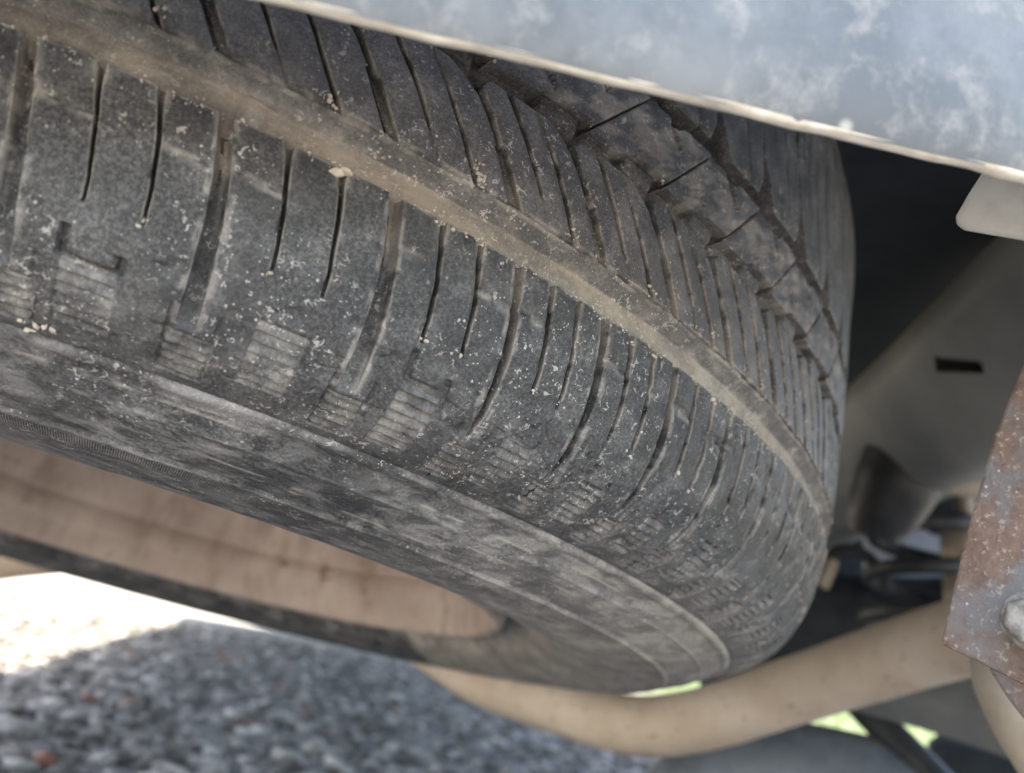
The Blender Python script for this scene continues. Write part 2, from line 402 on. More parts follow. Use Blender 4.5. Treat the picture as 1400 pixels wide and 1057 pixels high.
def make_block(k, feats, S, off, skirt, extra=None, fill=9, flip=False, stop=None, dustf=None, seed=0, patch=(), lam=0.0):
    """one tread block between cut k and cut k+1. feats: (q, hw(s) mm, depth(s) mm, wobble). S: arc positions of rows (mm),
    skirt: edge depth of each row. Returns the grid mesh."""
    ns = len(S)
    pitch_deg = TH(k + 1) - TH(k)
    pm = DEG2MM(pitch_deg)                       # block length in mm
    cols = []                                    # list of (u(s) mm, cut depth(s), edge wear)
    def cut(q, hwf, dpf, wob, side=0, qb=None):
        hw = hwf(S); dp = dpf(S)
        u0 = (q if qb is None else q + (qb - q) * sstep(89.5, 95.5, S)) * pm + (0 if side else wob * (fbm(S * .12 + k * 7.3 + q * 31, S * 0 + q * 13 + k, seed + 5) - .5) * 2)
        out = []
        for (o, f, e) in feat_lines(hw, 1):
            live = np.clip(dp / .6, 0, 1)
            out.append((u0 + o, f * dp, e * live))
        if side > 0: out = [(q * pm + 0 * hw, dp, 0 * hw)] + out[5:]
        if side < 0: out = out[:5] + [(q * pm + 0 * hw, dp, 0 * hw)]
        return out
    groups = []
    for i, ft in enumerate(feats):
        groups.append(cut(*ft[:4], 1 if i == 0 else (-1 if i == len(feats) - 1 else 0), ft[4] if len(ft) > 4 else None))
    for q in patch:
        groups.append([(q * pm + o + 0 * S, 0 * S, 0 * S) for o in (-.7, -.3, 0, .3, .7)])
    if patch: groups.sort(key=lambda g: g[len(g) // 2][0].mean())
    for gi, g in enumerate(groups):
        cols += g
        if gi < len(groups) - 1:
            a = g[-1][0]; b = groups[gi + 1][0][0]
            n = max(1, int((b - a).mean() / fill)) if fill > 0 else 1
            for j in range(1, n + 1):
                cols.append((a + (b - a) * j / (n + 1), 0 * S, 0 * S))
    U = np.stack([c[0] for c in cols], 1); D = np.stack([c[1] for c in cols], 1); E_ = np.stack([c[2] for c in cols], 1)
    U = np.maximum.accumulate(np.clip(U, 0, pm), axis=1)
    SS = np.repeat(S[:, None], U.shape[1], 1)
    q = U / pm
    if stop is not None: SS = stop(q, SS)
    cutd = D.copy()
    ex = extra(q, SS, U) if extra is not None else 0
    qs = [f[0] for f in feats]
    tilt = np.zeros_like(q)
    for i in range(len(qs) - 1):
        m = (q >= qs[i]) & (q <= qs[i + 1]); tt = np.clip((q - qs[i]) / (qs[i + 1] - qs[i]), 0, 1)
        tilt = np.where(m, lam * (tt ** 1.5 - .3), tilt)
    D = np.maximum(np.maximum(D, ex), 0) + E_ + tilt * (skirt[:, None] < .3) * np.interp(SS, [0, 17, 25, 85, 92, 200], [1, 1, 1, 1, 0, 0])
    D = D + (fbm(U * .10 + k * 9, SS * .10, seed + 1) - .5) * .55 * (skirt[:, None] < .3) + (fbm(U * .6 + k * 31, SS * .6, seed + 2) - .5) * .22
    D = np.maximum(D, skirt[:, None] + 0 * D)
    th = TH(k) + q * pitch_deg + off(SS)
    du = dustf(q, SS, cutd) if dustf is not None else 0 * SS
    du = np.maximum(du, sstep(.2, .45, E_) * .75 * sstep(.32, .55, fbm(SS * .35 + q * 40, q * 25 + k * 3, seed + 9)))  # worn dusty cut edges; the pale line also paints in their lit rims
    uv = np.stack([np.radians(th) * .37, SS / 1000], -1)
    if flip:
        kk = FLIPK - (k + q); th = TH(kk) - off(SS); SS2 = -np.interp(SS, FM0, FM1)
        P = surf(th, SS2, D); uv = np.stack([np.radians(th) * .37, SS2 / 1000], -1)
    else:
        P = surf(th, SS, D)
    P = P[:, ::-1]; uv = uv[:, ::-1]; du = du[:, ::-1]      # outward-facing
    P = P[:, ::-1][::-1]; uv = uv[:, ::-1][::-1]; du = du[:, ::-1][::-1]
    z = np.zeros_like(du)
    return grid_mesh(P, uv, {'dust': du, 'side': z, 'serr': z})
FLIPK = 2 * 4.55
FM0 = [0, 17.5, 47.8, 51, 59.4, 126.4]; FM1 = [0, 17.5, 95, 99, 107, 151.4]      # the rib on the upper side is wider

def k_visible(th): 
    t = (th + 180) % 360 - 180
    return -140 < t < -22

# --- carcass: sidewalls, groove floors
fine = np.arange(-140, -22, .22); coarse = np.arange(-22, 220, 2.0)
thc = np.concatenate([fine, coarse])
sl = np.concatenate([np.arange(0, 10, 2.5), np.arange(10, 20, .8), np.arange(20, 43, 4.5), np.arange(43, 63, .55), np.arange(63, 122, 6), np.arange(122, SMAX - .2, .55)])
sn = np.concatenate([np.interp(sl[sl < 126.4], [0, 17.5, 47.8, 51, 59.4, 126.4], [0, 17.5, 95, 99, 107, 151.4]), sl[sl >= 126.4] + 25])
sall = np.concatenate([-sn[::-1][:-1], sl])
TT, SSg = np.meshgrid(thc, sall); SA = np.abs(SSg); SA = np.where(SSg < 0, np.where(SA < 151.4, np.interp(SA, FM1, FM0), SA - 25), SA)
dep = np.interp(SA, [0, 9, 11, 19, 44, 46.2, 47.2, 51.2, 52.6, 62, 66, 110, 121, 125, 126.5, 128, 130, 136, 138, 139.2, 140.4, 142, 155.0, 155.6, 157.0, 157.8, 163, 170],
                    [5.4, 5.4, 5.4, 5.6, 3.2, 1.2, 1.3, 4.3, 4.8, 5.0, 6, 4, 2.2, .7, -.35, -.30, .35, .45, .4, .05, .4, .45, .40, -.5, -.5, .25, .25, .3])
gA = (SA > 51.3) & (SA < 63)
dep = dep - gA * .9 * np.clip(1 - ((SA - 55.5) / 5) ** 2, 0, 1) * (.4 + .6 * fbm(TT * 1.1, SSg * .15, 3)) + gA * (fbm(TT * 5, SSg * .8, 9) - .5) * .5
for tb in (-89.0, -60.5, -119.0):       # wear bars across the grooves
    dep = dep - 1.5 * (sstep(tb - .35, tb - .22, TT) - sstep(tb + .25, tb + .4, TT)) * gA
# ledges standing in the two zigzag grooves
for sg in (1, -1):
    kk = np.interp(TT if sg > 0 else TT, _tv, _tk)
    kk = kk if sg > 0 else FLIPK - kk
    qq = (kk - .27) % 1.0
    inb = (SSg * sg > 8) & (SSg * sg < 20)
    led = (sstep(.50, .53, qq) - sstep(.93, .96, qq))
    dep = dep - inb * led * np.interp(SSg * sg, [8, 14.5, 15.6, 20], [3.4, 3.0, .4, 0])
    led2 = (sstep(.03, .06, qq) - sstep(.42, .46, qq))
    dep = dep - inb * led2 * np.interp(SSg * sg, [8, 13.2, 14.2, 20], [2.0, 1.6, .2, 0])
sw = SA > 124
dep = dep + sw * ((fbm(TT * .5, SSg * .25, 21) - .5) * .5 + (fbm(TT * 1.2, SSg * 2.0, 23) - .5) * .25)
dustc = np.zeros_like(dep)
dustc += gA * (.62 + .38 * sstep(.3, .7, fbm(TT * .35, SSg * .10, 31)))
bev = (SA > 45.5) & (SA <= 51.3)
kb = np.interp(TT, _tv, _tk)
dep = dep - bev * .35 * sstep(.48, .5, (kb - .1) % 1.0) + bev * (fbm(TT * 3, SSg * .6, 12) - .5) * .25
dustc += bev * (.22 + .40 * sstep(.40, .65, fbm(TT * .8, SSg * .25, 33)) * sstep(47, 51, SA) + .4 * (np.abs(SA - 47) < .5) * sstep(.4, .6, fbm(TT * 2, SSg * .1, 35)))
dustc += ((SA > 9) & (SA < 20)) * .10
dustc += sw * (np.clip(1 - np.abs(SA - 126.8) / 1.6, 0, 1) * .30 + np.clip(1 - np.abs(SA - 139.2) / .8, 0, 1) * .35 + np.clip(1 - np.abs(SA - 156.2) / .9, 0, 1) * .40) * sstep(.3, .7, fbm(TT * .5, SSg * .3, 41))
dustc += sw * (.08 + np.clip((TT + 78) / 45, 0, .62)) * (TT < 30)
for (sc, a0, a1, ss) in ((132.6, -97, -84, .02), (147.5, -88, -80, .10), (150.5, -84, -72, .05), (135.5, -80, -66, -.04), (144.0, -74, -58, .06), (133.5, -66, -57, .0), (147.0, -64, -52, -.05), (139.5, -60, -50, .1)):
    dustc += np.clip(1 - np.abs(SA - sc - ss * (TT - a0)) / .62, 0, 1) * (SSg > 0) * sstep(a0, a0 + 1.5, TT) * (1 - sstep(a1 - 2, a1, TT)) * sstep(.38, .55, fbm(TT * .9, SSg * .1, 47)) * .9
serr = ((SA > 157.5) & (SA < 163.5)) * 1.0
P = surf(TT, SSg, dep)[::-1]
me = grid_mesh(P, np.stack([np.radians(TT) * .37, SSg / 1000], -1)[::-1], {'dust': dustc[::-1], 'side': (sw * 1.0)[::-1], 'serr': serr[::-1]}, wrap=True)
tyre = link('tyre', me, M_RUB, wheel)

# --- shoulder blocks
def off_sh(s): return np.interp(s, [58, 60, 73, 83, 97, 105, 128], [-.05, 0, .56, .88, 1.12, 1.2, 1.3])
def row_pos(s0, s1, step): return np.arange(s0, s1 + 1e-6, step)
def sh_rows(hi):
    e = 59.4
    if hi:
        S = np.concatenate([[e - 1.3, e - .35, e - .05, e + .25, e + .8], row_pos(e + 1.6, 91, 1.15), row_pos(91.5, 123, .42), [123.8, 125.2, 126.4]])
    else:
        S = np.concatenate([[e - 1.3, e - .05, e + .25], row_pos(e + 5, 120, 11), [125.2, 126.4]])
    sk = np.interp(S, [e - 1.3, e - .35, e - .05, e + .25, e + .8, e + 1.6, 123, 125.2, 126.4], [8.2, 4.2, .7, .15, .03, 0, 0, .5, 2.2])
    return S, sk
def shoulder(k, hi, flip=False):
    S, sk = sh_rows(hi)
    r = random.Random(k * 13 + (7 if flip else 0))
    if hi:
        S = S.copy(); 
    e1 = 87.2 + r.uniform(-1, 1.2); e2 = 87.4 + r.uniform(-1, 1.5)
    def Wf(kk):
        kk = kk % NP
        if kk <= 2 or kk > 40: return (lambda s: np.interp(s, [58, 68, 85, 104, 109], [1.7, 1.8, 2.1, 2.35, 2.3]), lambda s: np.interp(s, [58, 62, 75, 95, 104, 106.5, 107.2], [5.2, 5.2, 5.6, 5.0, 2.6, 1.2, 0]), .25)
        return (lambda s: np.interp(s, [58, 68, 85, 100, 107], [1.35, 1.25, 1.2, .95, .5]), lambda s: np.interp(s, [58, 62, 75, 95, 103, 106.5], [5.0, 5.2, 6.0, 5.2, 2.6, 0]), .25)
    sip = lambda e: (lambda s: np.interp(s, [58, 60.5, 63, e], [1.2, .95, .70, .50]), lambda s: np.interp(s, [58, e - 4, e - .5, e + .6], [4.0, 3.8, 2.2, 0]), .38)
    ua, ub = (.29, .61) if k == 0 else (.35 + r.uniform(-.03, .03), .66 + r.uniform(-.03, .03))
    feats = [(0, *Wf(k)), (.355, *sip(e1), ua), (.665, *sip(e2), ub), (1, *Wf(k + 1))]
    s_t = 100.5 if k == 0 else 98.5 + r.uniform(-1.5, 4); s_b = 118 + r.uniform(-3, 2); wear = r.uniform(.55, 1.1)
    br = (k == 0) or r.random() < .22
    def extra(q, s, u):
        d = np.zeros_like(q)
        saw = ((s - 95) / 2.9) % 1.0
        rid = .85 * sstep(0, .14, saw) * (1 - sstep(.22, 1.0, saw)) + .22
        fade = .5 + .7 * fbm(q * 6 + k * 5, s * .12, 77)
        m1 = sstep(ua, ua + .012, q) * (1 - sstep(ub - .012, ub, q)) * sstep(s_t, s_t + .4, s) * (1 - sstep(s_b, s_b + .6, s))
        d = np.maximum(d, m1 * rid * wear * fade * 1.25)
        qq = (q + .5) % 1.0 - .5
        m2 = sstep(-.10, -.09, qq) * (1 - sstep(.17, .18, qq)) * sstep(108.2, 108.6, s) * (1 - sstep(121.5, 122.3, s))
        d = np.maximum(d, m2 * (rid + .15) * fade * 1.2)
        for qe in (-.095, .175):      # thin moulded lines framing the field below each lateral groove
            d = np.maximum(d, .8 * (1 - sstep(.008, .018, np.abs(qq - qe))) * sstep(101, 103, s) * (1 - sstep(121.5, 122.3, s)) * (.4 + .6 * fade))
        # shallow moulded line across the block between the outer cuts
        sc = 70.5 + 1.6 * (q - .5)
        m3 = ((q < .355) | (q > .665)) * sstep(.55, .9, fbm(q * 3 + k * 11, q * 0 + k, 55) + .35)
        d = np.maximum(d, m3 * .75 * (1 - sstep(.5, 1.25, np.abs(s - sc))))
        if br:   # U-shaped worn notch above the ribbed field
            m4 = (sstep(ua, ua + .02, q) * (1 - sstep(ub - .02, ub, q))) * (1 - sstep(.5, .8, np.abs(s - s_t)))
            m5 = (1 - sstep(.015, .03, np.abs(q - ua - .01))) * sstep(s_t - 7, s_t - 6, s) * (1 - sstep(s_t, s_t + .5, s))
            m6 = (1 - sstep(.015, .03, np.abs(q - ub + .01))) * sstep(s_t - 4, s_t - 3.2, s) * (1 - sstep(s_t, s_t + .5, s))
            d = np.maximum(d, (2.2 if k == 0 else 1.2) * np.maximum(np.maximum(m4, m5), m6))
        # gouges
        g = fbm(q * 9 + k * 3, s * .22, 91)
        d = d + .5 * sstep(.66, .74, g)
        return d
    def dustf(q, s, cd):
        g = fbm(q * 10 + k * 17, s * .3, 61)
        wq = np.minimum(q, 1 - q)
        fl = np.clip(cd / 2.5, 0, 1)
        d = fl * (wq < .12) * np.interp(s, [59, 68, 78, 105], [.9, .65, .12, .08]) * (.5 + g)
        sc = 71.3 + 1.6 * (q - .5)
        m3 = ((q < .355) | (q > .665)) * sstep(.55, .9, fbm(q * 3 + k * 11, q * 0 + k, 55) + .35)
        d = np.maximum(d, m3 * .8 * (1 - sstep(.3, 1.0, np.abs(s - sc))) * sstep(.35, .6, g))
        d = np.maximum(d, (1 - sstep(.1, .7, np.abs(s - 59.6))) * .75 * sstep(.3, .6, g))
        # dust lodged at the upper mouth of each thin cut and on cut edges
        for qc in (.355, .665):
            d = np.maximum(d, (1 - sstep(.02, .06, np.abs(q - qc))) * (1 - sstep(60, 66, s)) * .8)
        edge = (1 - sstep(.3, 1.0, np.abs(wq * 34 - np.interp(s, [58, 104], [1.6, 2.6])))) * (s < 107)
        d = np.maximum(d, edge * .6 * sstep(.42, .6, g))
        d = np.maximum(d, sstep(84, 112, s) * .15 * (.35 + g))
        if not flip and 3 < k < 16: d = np.maximum(d, sstep(84, 118, s) * min(.5, .11 * (k - 3)) * (.45 + g))
        pm_ = sstep(ua, ua + .012, q) * (1 - sstep(ub - .012, ub, q)) * sstep(s_t, s_t + .4, s) * (1 - sstep(s_b, s_b + .6, s))
        qq = (q + .5) % 1.0 - .5
        pm2 = sstep(-.10, -.09, qq) * (1 - sstep(.17, .18, qq)) * sstep(108.2, 108.6, s) * (1 - sstep(121.5, 122.3, s))
        d = np.maximum(d, np.maximum(pm_, pm2) * (.16 + .30 * sstep(.35, .7, g)))
        return np.clip(d, 0, 1)
    me = make_block(k, feats, S, off_sh, sk, extra if hi else None, 1.15 if hi else 8, flip, None, dustf, 100, (.905, .178) if hi else (), .40)
    return link('shoulder_block', me, M_RUB, tyre, True, 38)

# --- ribs between the outer groove and the zigzag groove
def off_ab(s): return np.interp(s, [12, 18.3, 26.6, 33, 50, 53], [-4.9, -4.15, -3.05, -2.3, -.5, -.2])
def rib(k, hi, flip=False):
    e = 46.4
    if hi:
        S = np.concatenate([[15.6, 16.9, 17.35, 17.7, 18.4], row_pos(19.3, 45, .95), [e - 1.0, e - .45, e, e + .35, e + .6]])
    else:
        S = np.concatenate([[15.6, 17.35, 17.7], row_pos(24, 44, 8), [e, e + .35, e + .6]])
    sk = np.interp(S, [15.6, 16.9, 17.35, 17.7, 18.4, 19.3, e - 1.0, e - .45, e, e + .35, e + .6], [7.6, 4.5, .7, .15, .03, 0, 0, .03, .25, 1.2, 3.5])
    r = random.Random(k * 31 + (5 if flip else 0))
    a = 30.5 + r.uniform(-1, 1)
    G = (lambda s: np.interp(s, [15, 19, 23, a - .6, a + .3, 50], [1.9, 1.3, .95, .85, 1.75, 1.9]), lambda s: np.interp(s, [15, 18, a - 1, a + 1, 44, 52], [6.0, 5.5, 5.0, 3.6, 3.0, 2.4]), .35)
    e1 = 39.8 + r.uniform(-1, 1); b1 = 25 + r.uniform(-.8, .8)
    s1 = (lambda s: np.interp(s, [17, 30, e1], [.70, .60, .35]), lambda s: np.interp(s, [15, e1 - 3, e1 + .5], [4.5, 3.8, 0]), .45)
    s2 = (lambda s: np.interp(s, [b1, 40, 49], [.42, .60, .7]), lambda s: np.interp(s, [b1 - .6, b1 + 2.5, 49], [0, 3.4, 2.6]), .45)
    feats = [(0, *G), (.365, *s1), (.665, *s2), (1, *G)]
    def stop(q, s):
        lift = 6.5 * sstep(.72, 1.0, q) ** 1.6 + 3.0 * (1 - sstep(0, .2, q))
        return s + lift * np.clip((50 - s) / 32.6, 0, 1) ** 2
    def dustf(q, s, cd):
        g = fbm(q * 10 + k * 17, s * .3, 63)
        d = np.clip(cd / 2.5, 0, 1) * (np.minimum(q, 1 - q) < .1) * np.interp(s, [20, 38, 46.5], [.02, .15, .6]) * (.5 + g)
        d = np.maximum(d, (1 - sstep(.02, .07, np.abs(q - .665))) * sstep(42, 46, s) * .8 * sstep(.3, .6, g))
        d = np.maximum(d, (s > 45.9) * .6 * sstep(.35, .6, g))
        d = np.maximum(d, .10 + .12 * g)
        gm = np.minimum(q, 1 - q) < .06
        return np.clip(d, 0, 1)
    me = make_block(k, feats, S, off_ab, sk, None, 1.1 if hi else 8, flip, stop, dustf, 200, (), .75)
    return link('rib_block', me, M_RUB, tyre, True, 38)

# --- centre blocks between the two zigzag grooves
def off_c(s): return (12 - s) * .118
def centre(k, hi):
    z = np.array([1.0])
    S = np.concatenate([[-13.0, -11.75, -11.5, -11.2, -10.5], row_pos(-9.6, 9.6, 1.0 if hi else 6), [10.5, 11.2, 11.5, 11.75, 13.0]])
    sk = np.interp(np.abs(S), [9.6, 10.5, 11.2, 11.5, 11.75, 13.0], [0, .03, .15, .7, 4.0, 7.6])
    cutf = (lambda s: .45 + 0 * s, lambda s: 2.6 + 0 * s, .15)
    feats = [(0, *cutf), (.5, lambda s: .12 + 0 * s, lambda s: 0 * s, 0), (1, *cutf)]
    def stop(q, s):
        lo = .8 - 2.3 * (sstep(.46, .50, q)) * (1 - sstep(.985, .999, q)) - .8 * q
        hi_ = -.8 + 2.3 * (1 - sstep(.50, .54, q)) * (sstep(.001, .015, q)) + .8 * (1 - q)
        t = np.clip((s + 11.5) / 23, 0, 1)
        return s + lo * t ** 2 + hi_ * (1 - t) ** 2
    def extra(q, s, u):
        d = np.zeros_like(q)
        m = (1 - sstep(.016, .034, np.abs(q - .56 - .056 * (s + 6.5)))) * sstep(-11, -10, s) * (1 - sstep(-3.6, -2.6, s))
        m2 = (1 - sstep(.016, .034, np.abs(q - .44 - .056 * (s - 6.5)))) * (1 - sstep(10, 11, s)) * sstep(2.6, 3.6, s) * .6
        return np.maximum(m, m2) * 1.6
    def dustf(q, s, cd):
        g = fbm(q * 6 + k * 3, s * .25, 67)
        return np.clip(.16 + .5 * sstep(.45, .68, g), 0, 1)
    me = make_block(k + .30, feats, S, off_c, sk, extra if hi else None, 1.0 if hi else 8, False, stop, dustf, 300)
    return link('centre_block', me, M_RUB, tyre, True, 38)

for k in range(NP):
    hi = k_visible(TH(k + .5))
    shoulder(k, hi); rib(k, hi); centre(k, hi)
    kf = k
    hf = k_visible(TH(FLIPK - (kf + .5)))
    rib(kf, hf, True); shoulder(kf, False, True)

# --- rim
rim_lo = [(.2195, -.098), (.2193, -.1050), (.2182, -.1085), (.2160, -.1100), (.2140, -.1095), (.2122, -.1065), (.2108, -.1010), (.2095, -.0945), (.2090, -.0910), (.2062, -.0885), (.2056, -.0860), (.2052, -.0760), (.2075, -.0735), (.2075, -.0715), (.2048, -.0690), (.2040, -.062), (.2000, -.050), (.1920, -.040), (.1890, -.025), (.1890, .018)]
rim_hi = [(r, -z + .025) for r, z in rim_lo[::-1]]
rim = link('rim', revolve((rim_lo + [(.1885, .02)] + rim_hi[1:])[::-1], 220), M_RIM, wheel)
disc = link('wheel_disc', revolve([(.1885, .028), (.175, .034), (.150, .050), (.125, .055), (.095, .046), (.075, .034), (.055, .032), (.050, .036), (.050, .044), (.056, .040), (.075, .042), (.095, .054), (.125, .063), (.150, .058), (.175, .042), (.1885, .036)], 120), M_RIM, rim)

# --- dried dirt caught on the tyre
def crumbs():
    V = []; F = []
    r = np.random.default_rng(19)
    items = []
    for k in range(-3, 11):
        for q in (.355, .665):
            if r.random() < .5: items.append((TH(k + q), 60.0 + r.uniform(0, 2.5), .9, 4, .8))
            if r.random() < .55: items.append((TH(k + q) + off_sh(87) , 87 + r.uniform(0, 1.5), .7, 3, .8))
        if r.random() < .7: items.append((TH(k + .665) + off_ab(44.5), 44.5 + r.uniform(-2, 1), .7, 7, 1.1))
        for _ in range(7): items.append((TH(k + r.random()), 59.7 + r.uniform(-.3, .5), .45, 4, .8))
        for _ in range(3): items.append((TH(k + r.random()), 45.9 + r.uniform(-.5, .4), .35, 3, .7))
        items.append((TH(k + .3 + .05 * r.random()), 12.5, .7, 4, 1.0))
    for _ in range(700): items.append((r.uniform(-112, -40), r.choice([r.uniform(60, 125), r.uniform(18, 49), r.uniform(51, 58)], p=[.72, .18, .1]), r.uniform(.12, .34), 1, 0))
    items += [(-85.45, 61.0, 2.2, 4, .5), (-80.7, 43.5, 1.0, 9, 1.3), (-80.5, 45.0, .8, 8, 1.0), (-93.0, 122.0, 1.3, 6, 1.2), (-93.4, 123.0, .9, 5, 1.6)]
    ico = np.array([(0, 0, 1), (.894, 0, .447), (.276, .851, .447), (-.724, .526, .447), (-.724, -.526, .447), (.276, -.851, .447), (.724, .526, -.447), (-.276, .851, -.447), (-.894, 0, -.447), (-.276, -.851, -.447), (.724, -.526, -.447), (0, 0, -1)], float)
    FI = [(0, 1, 2), (0, 2, 3), (0, 3, 4), (0, 4, 5), (0, 5, 1), (1, 6, 2), (2, 7, 3), (3, 8, 4), (4, 9, 5), (5, 10, 1), (2, 6, 7), (3, 7, 8), (4, 8, 9), (5, 9, 10), (1, 10, 6), (6, 11, 7), (7, 11, 8), (8, 11, 9), (9, 11, 10), (10, 11, 6)]
    for th, s, size, n, spread in items:
        for _ in range(n):
            t = th + r.normal(0, spread) * MM; ss = s + r.normal(0, spread)
            sz = size * r.uniform(.3, .8) / 1000
            dpt = 4.2 if 50.5 < ss < 58.8 else (6.2 if 12 < ss < 17 else .05)
            c = surf(np.array(t), np.array(ss), np.array(dpt))
            q = ico * (1 + r.uniform(-.35, .35, (12, 1))) * sz * r.uniform(.5, 1.3, 3)
            b = len(V); V.extend(c + q); F.extend([tuple(b + i for i in f) for f in FI])
    return mesh_from(V, F)
tag(link('dirt_crumbs', crumbs(), M_CRUMB, tyre, False), kind='stuff')

# ------------------------------------------------------------------ rear bumper
YB = .128
def bz(x, y): return .26 + .7155 * y + .0845 * x + .0036
bx = np.linspace(-.85, 1.0, 240)
zz = np.concatenate([[0, .0006, .0015, .003, .006, .010, .014, .018], np.linspace(.025, .26, 24)])
BX, BZ = np.meshgrid(bx, zz)
lean = .0035 * np.exp(-BZ / .006) - .10 * BZ + .002 * (fbm(BX * 8, BZ * 10, 3) - .5)
ridge = .0022 * np.exp(-((BX - .128 - .05 * BZ) / .004) ** 2) * sstep(.01, .03, BZ)
BY = YB + lean + ridge
Zb = bz(BX, YB) + BZ + .0006 * (fbm(BX * 45, BX * 0, 8) - .5) * np.exp(-BZ / .01)
Pb = np.stack([BX, BY, Zb], -1)
bumper = empty('rear_bumper', (0, .128, .36)); tag(bumper, 'dusty grey steel rear bumper with a pale chalky lower edge', 'bumper')
bumper_inv = Matrix.Translation((0, -.128, -.36))
def bpart(name, me, mat, sharp=None):
    o = link(name, me, mat, bumper, True, sharp); o.matrix_parent_inverse = bumper_inv; return o
bpart('face_panel', grid_mesh(Pb), M_BUMP)
th_ = .0024
back = Pb[:, ::1].copy(); back[..., 1] += th_; bpart('back_panel', grid_mesh(back[:, ::-1]), M_BUMP)
e0 = Pb[0]; e1 = back[0]
rows = []
for t in np.linspace(-.12, 1.12, 8):
    p = e0 * (1 - t) + e1 * t
    p = p.copy(); bul = math.sqrt(max(0, 1 - ((t - .5) / .62) ** 2))
    p[:, 2] += .0004 - .0008 * bul * (.2 + 1.2 * noise2(bx * 110, bx * 0 + 3, 4))
    p[:, 1] += .0009 * (noise2(bx * 160, bx * 0 + t * 2, 6) - .5)
    rows.append(p)
bpart('lower_edge', grid_mesh(np.array(rows)[:, ::-1]), M_EDGE)

def plate(pts, thick, nrm=None):
    """flat plate with the outline pts (3-D, roughly planar), thickened away from the viewer"""
    pts = np.array(pts, float); c = pts.mean(0); n = np.linalg.svd(pts - c)[2][2]
    if n @ (c - CAM) < 0: n = -n
    c0 = pts - n * (((pts - c) @ n)[:, None]); b = c0 + n * thick
    m = len(pts); V = np.concatenate([c0, b])
    order = list(range(m))
    nn = sum(np.cross(c0[i] - c, c0[(i + 1) % m] - c) for i in range(m))
    if nn @ n > 0: order = order[::-1]
    F = [tuple(order), tuple(m + i for i in order[::-1])]
    for i in range(m):
        a, d = order[i], order[(i + 1) % m]; F.append((d, a, a + m, d + m))
    return mesh_from(V, F)

# flange bracket hanging behind the bumper
t0 = .245
fl = [at(1400, 60, t0), at(1350, 225, t0), at(1322, 268, t0), at(1306, 296, t0), at(1306, 308, t0), at(1318, 316, t0), at(1400, 330, t0), at(1560, 354, t0), at(1560, 60, t0)]
o = link('bumper_bracket', plate(fl, .004), M_BRACK, None, False); bevel(o, .0012, 2)
tag(o, 'pale grey sheet metal bracket with rounded corner behind the bumper edge', 'bracket')

# ------------------------------------------------------------------ rusty hitch bracket with bolts
rb = empty('hitch_bracket', tuple(at(1340, 780, .30))); tag(rb, 'rusted steel hitch bracket plate with a dirty hexagon bolt', 'bracket')
inv = Matrix.Translation(-Vector(at(1340, 780, .30)))
def rpart(name, me, mat, parent=rb, smooth=False):
    o = link(name, me, mat, parent, smooth)
    if parent is rb: o.matrix_parent_inverse = inv
    return o
out = [at(1500, 130, .33), at(1412, 470, .305), at(1362, 600, .30), at(1322, 735, .295), at(1302, 810, .292), at(1283, 880, .29), at(1330, 902, .287), at(1400, 938, .283), at(1560, 1005, .28), at(1600, 470, .30), at(1640, 130, .33)]
o = rpart('plate', plate(out, .007), M_RUST); bevel(o, .0011, 2)
o2 = [at(1350, 912, .325), at(1378, 955, .325), at(1440, 1035, .325), at(1520, 1030, .325), at(1520, 930, .325), at(1400, 915, .325)]
o = rpart('lower_plate', plate(o2, .006), M_RUST); bevel(o, .001, 2)
def bolt(px, py, t, r):
    c = at(px, py, t); n = -ray(px + 330, py + 60); n /= np.linalg.norm(n)
    u = np.cross(n, [0, 0, 1.0]); u /= np.linalg.norm(u); v = np.cross(n, u)
    V = []; F = []
    rings = [(r * 1.22, 0, 32), (r * 1.22, .0022, 32), (r * 1.15, .0026, 32)]
    me_w = []
    for (rr, h, k) in rings:
        for i in range(32): a = 2 * math.pi * i / 32; V.append(c + n * h + (u * math.cos(a) + v * math.sin(a)) * rr)
    for j in range(2):
        for i in range(32): F.append((j * 32 + i, j * 32 + (i + 1) % 32, (j + 1) * 32 + (i + 1) % 32, (j + 1) * 32 + i))
    F.append(tuple(range(64, 96)))
    w = rpart('washer', mesh_from(V, F), M_BOLT)
    V = []; F = []
    hs = [(1.0, .0026), (1.0, .0085), (.86, .0102), (.0, .0104)]
    for (s, h) in hs:
        for i in range(6): a = 2 * math.pi * (i + .3) / 6; V.append(c + n * h + (u * math.cos(a) + v * math.sin(a)) * r * s)
    for j in range(3):
        for i in range(6): F.append((j * 6 + i, j * 6 + (i + 1) % 6, (j + 1) * 6 + (i + 1) % 6, (j + 1) * 6 + i))
    h = rpart('bolt_head', mesh_from(V, F), M_BOLT); bevel(h, .0008, 2)
bolt(1414, 850, .2835, .0066)
bolt(1446, 925, .2805, .0058)

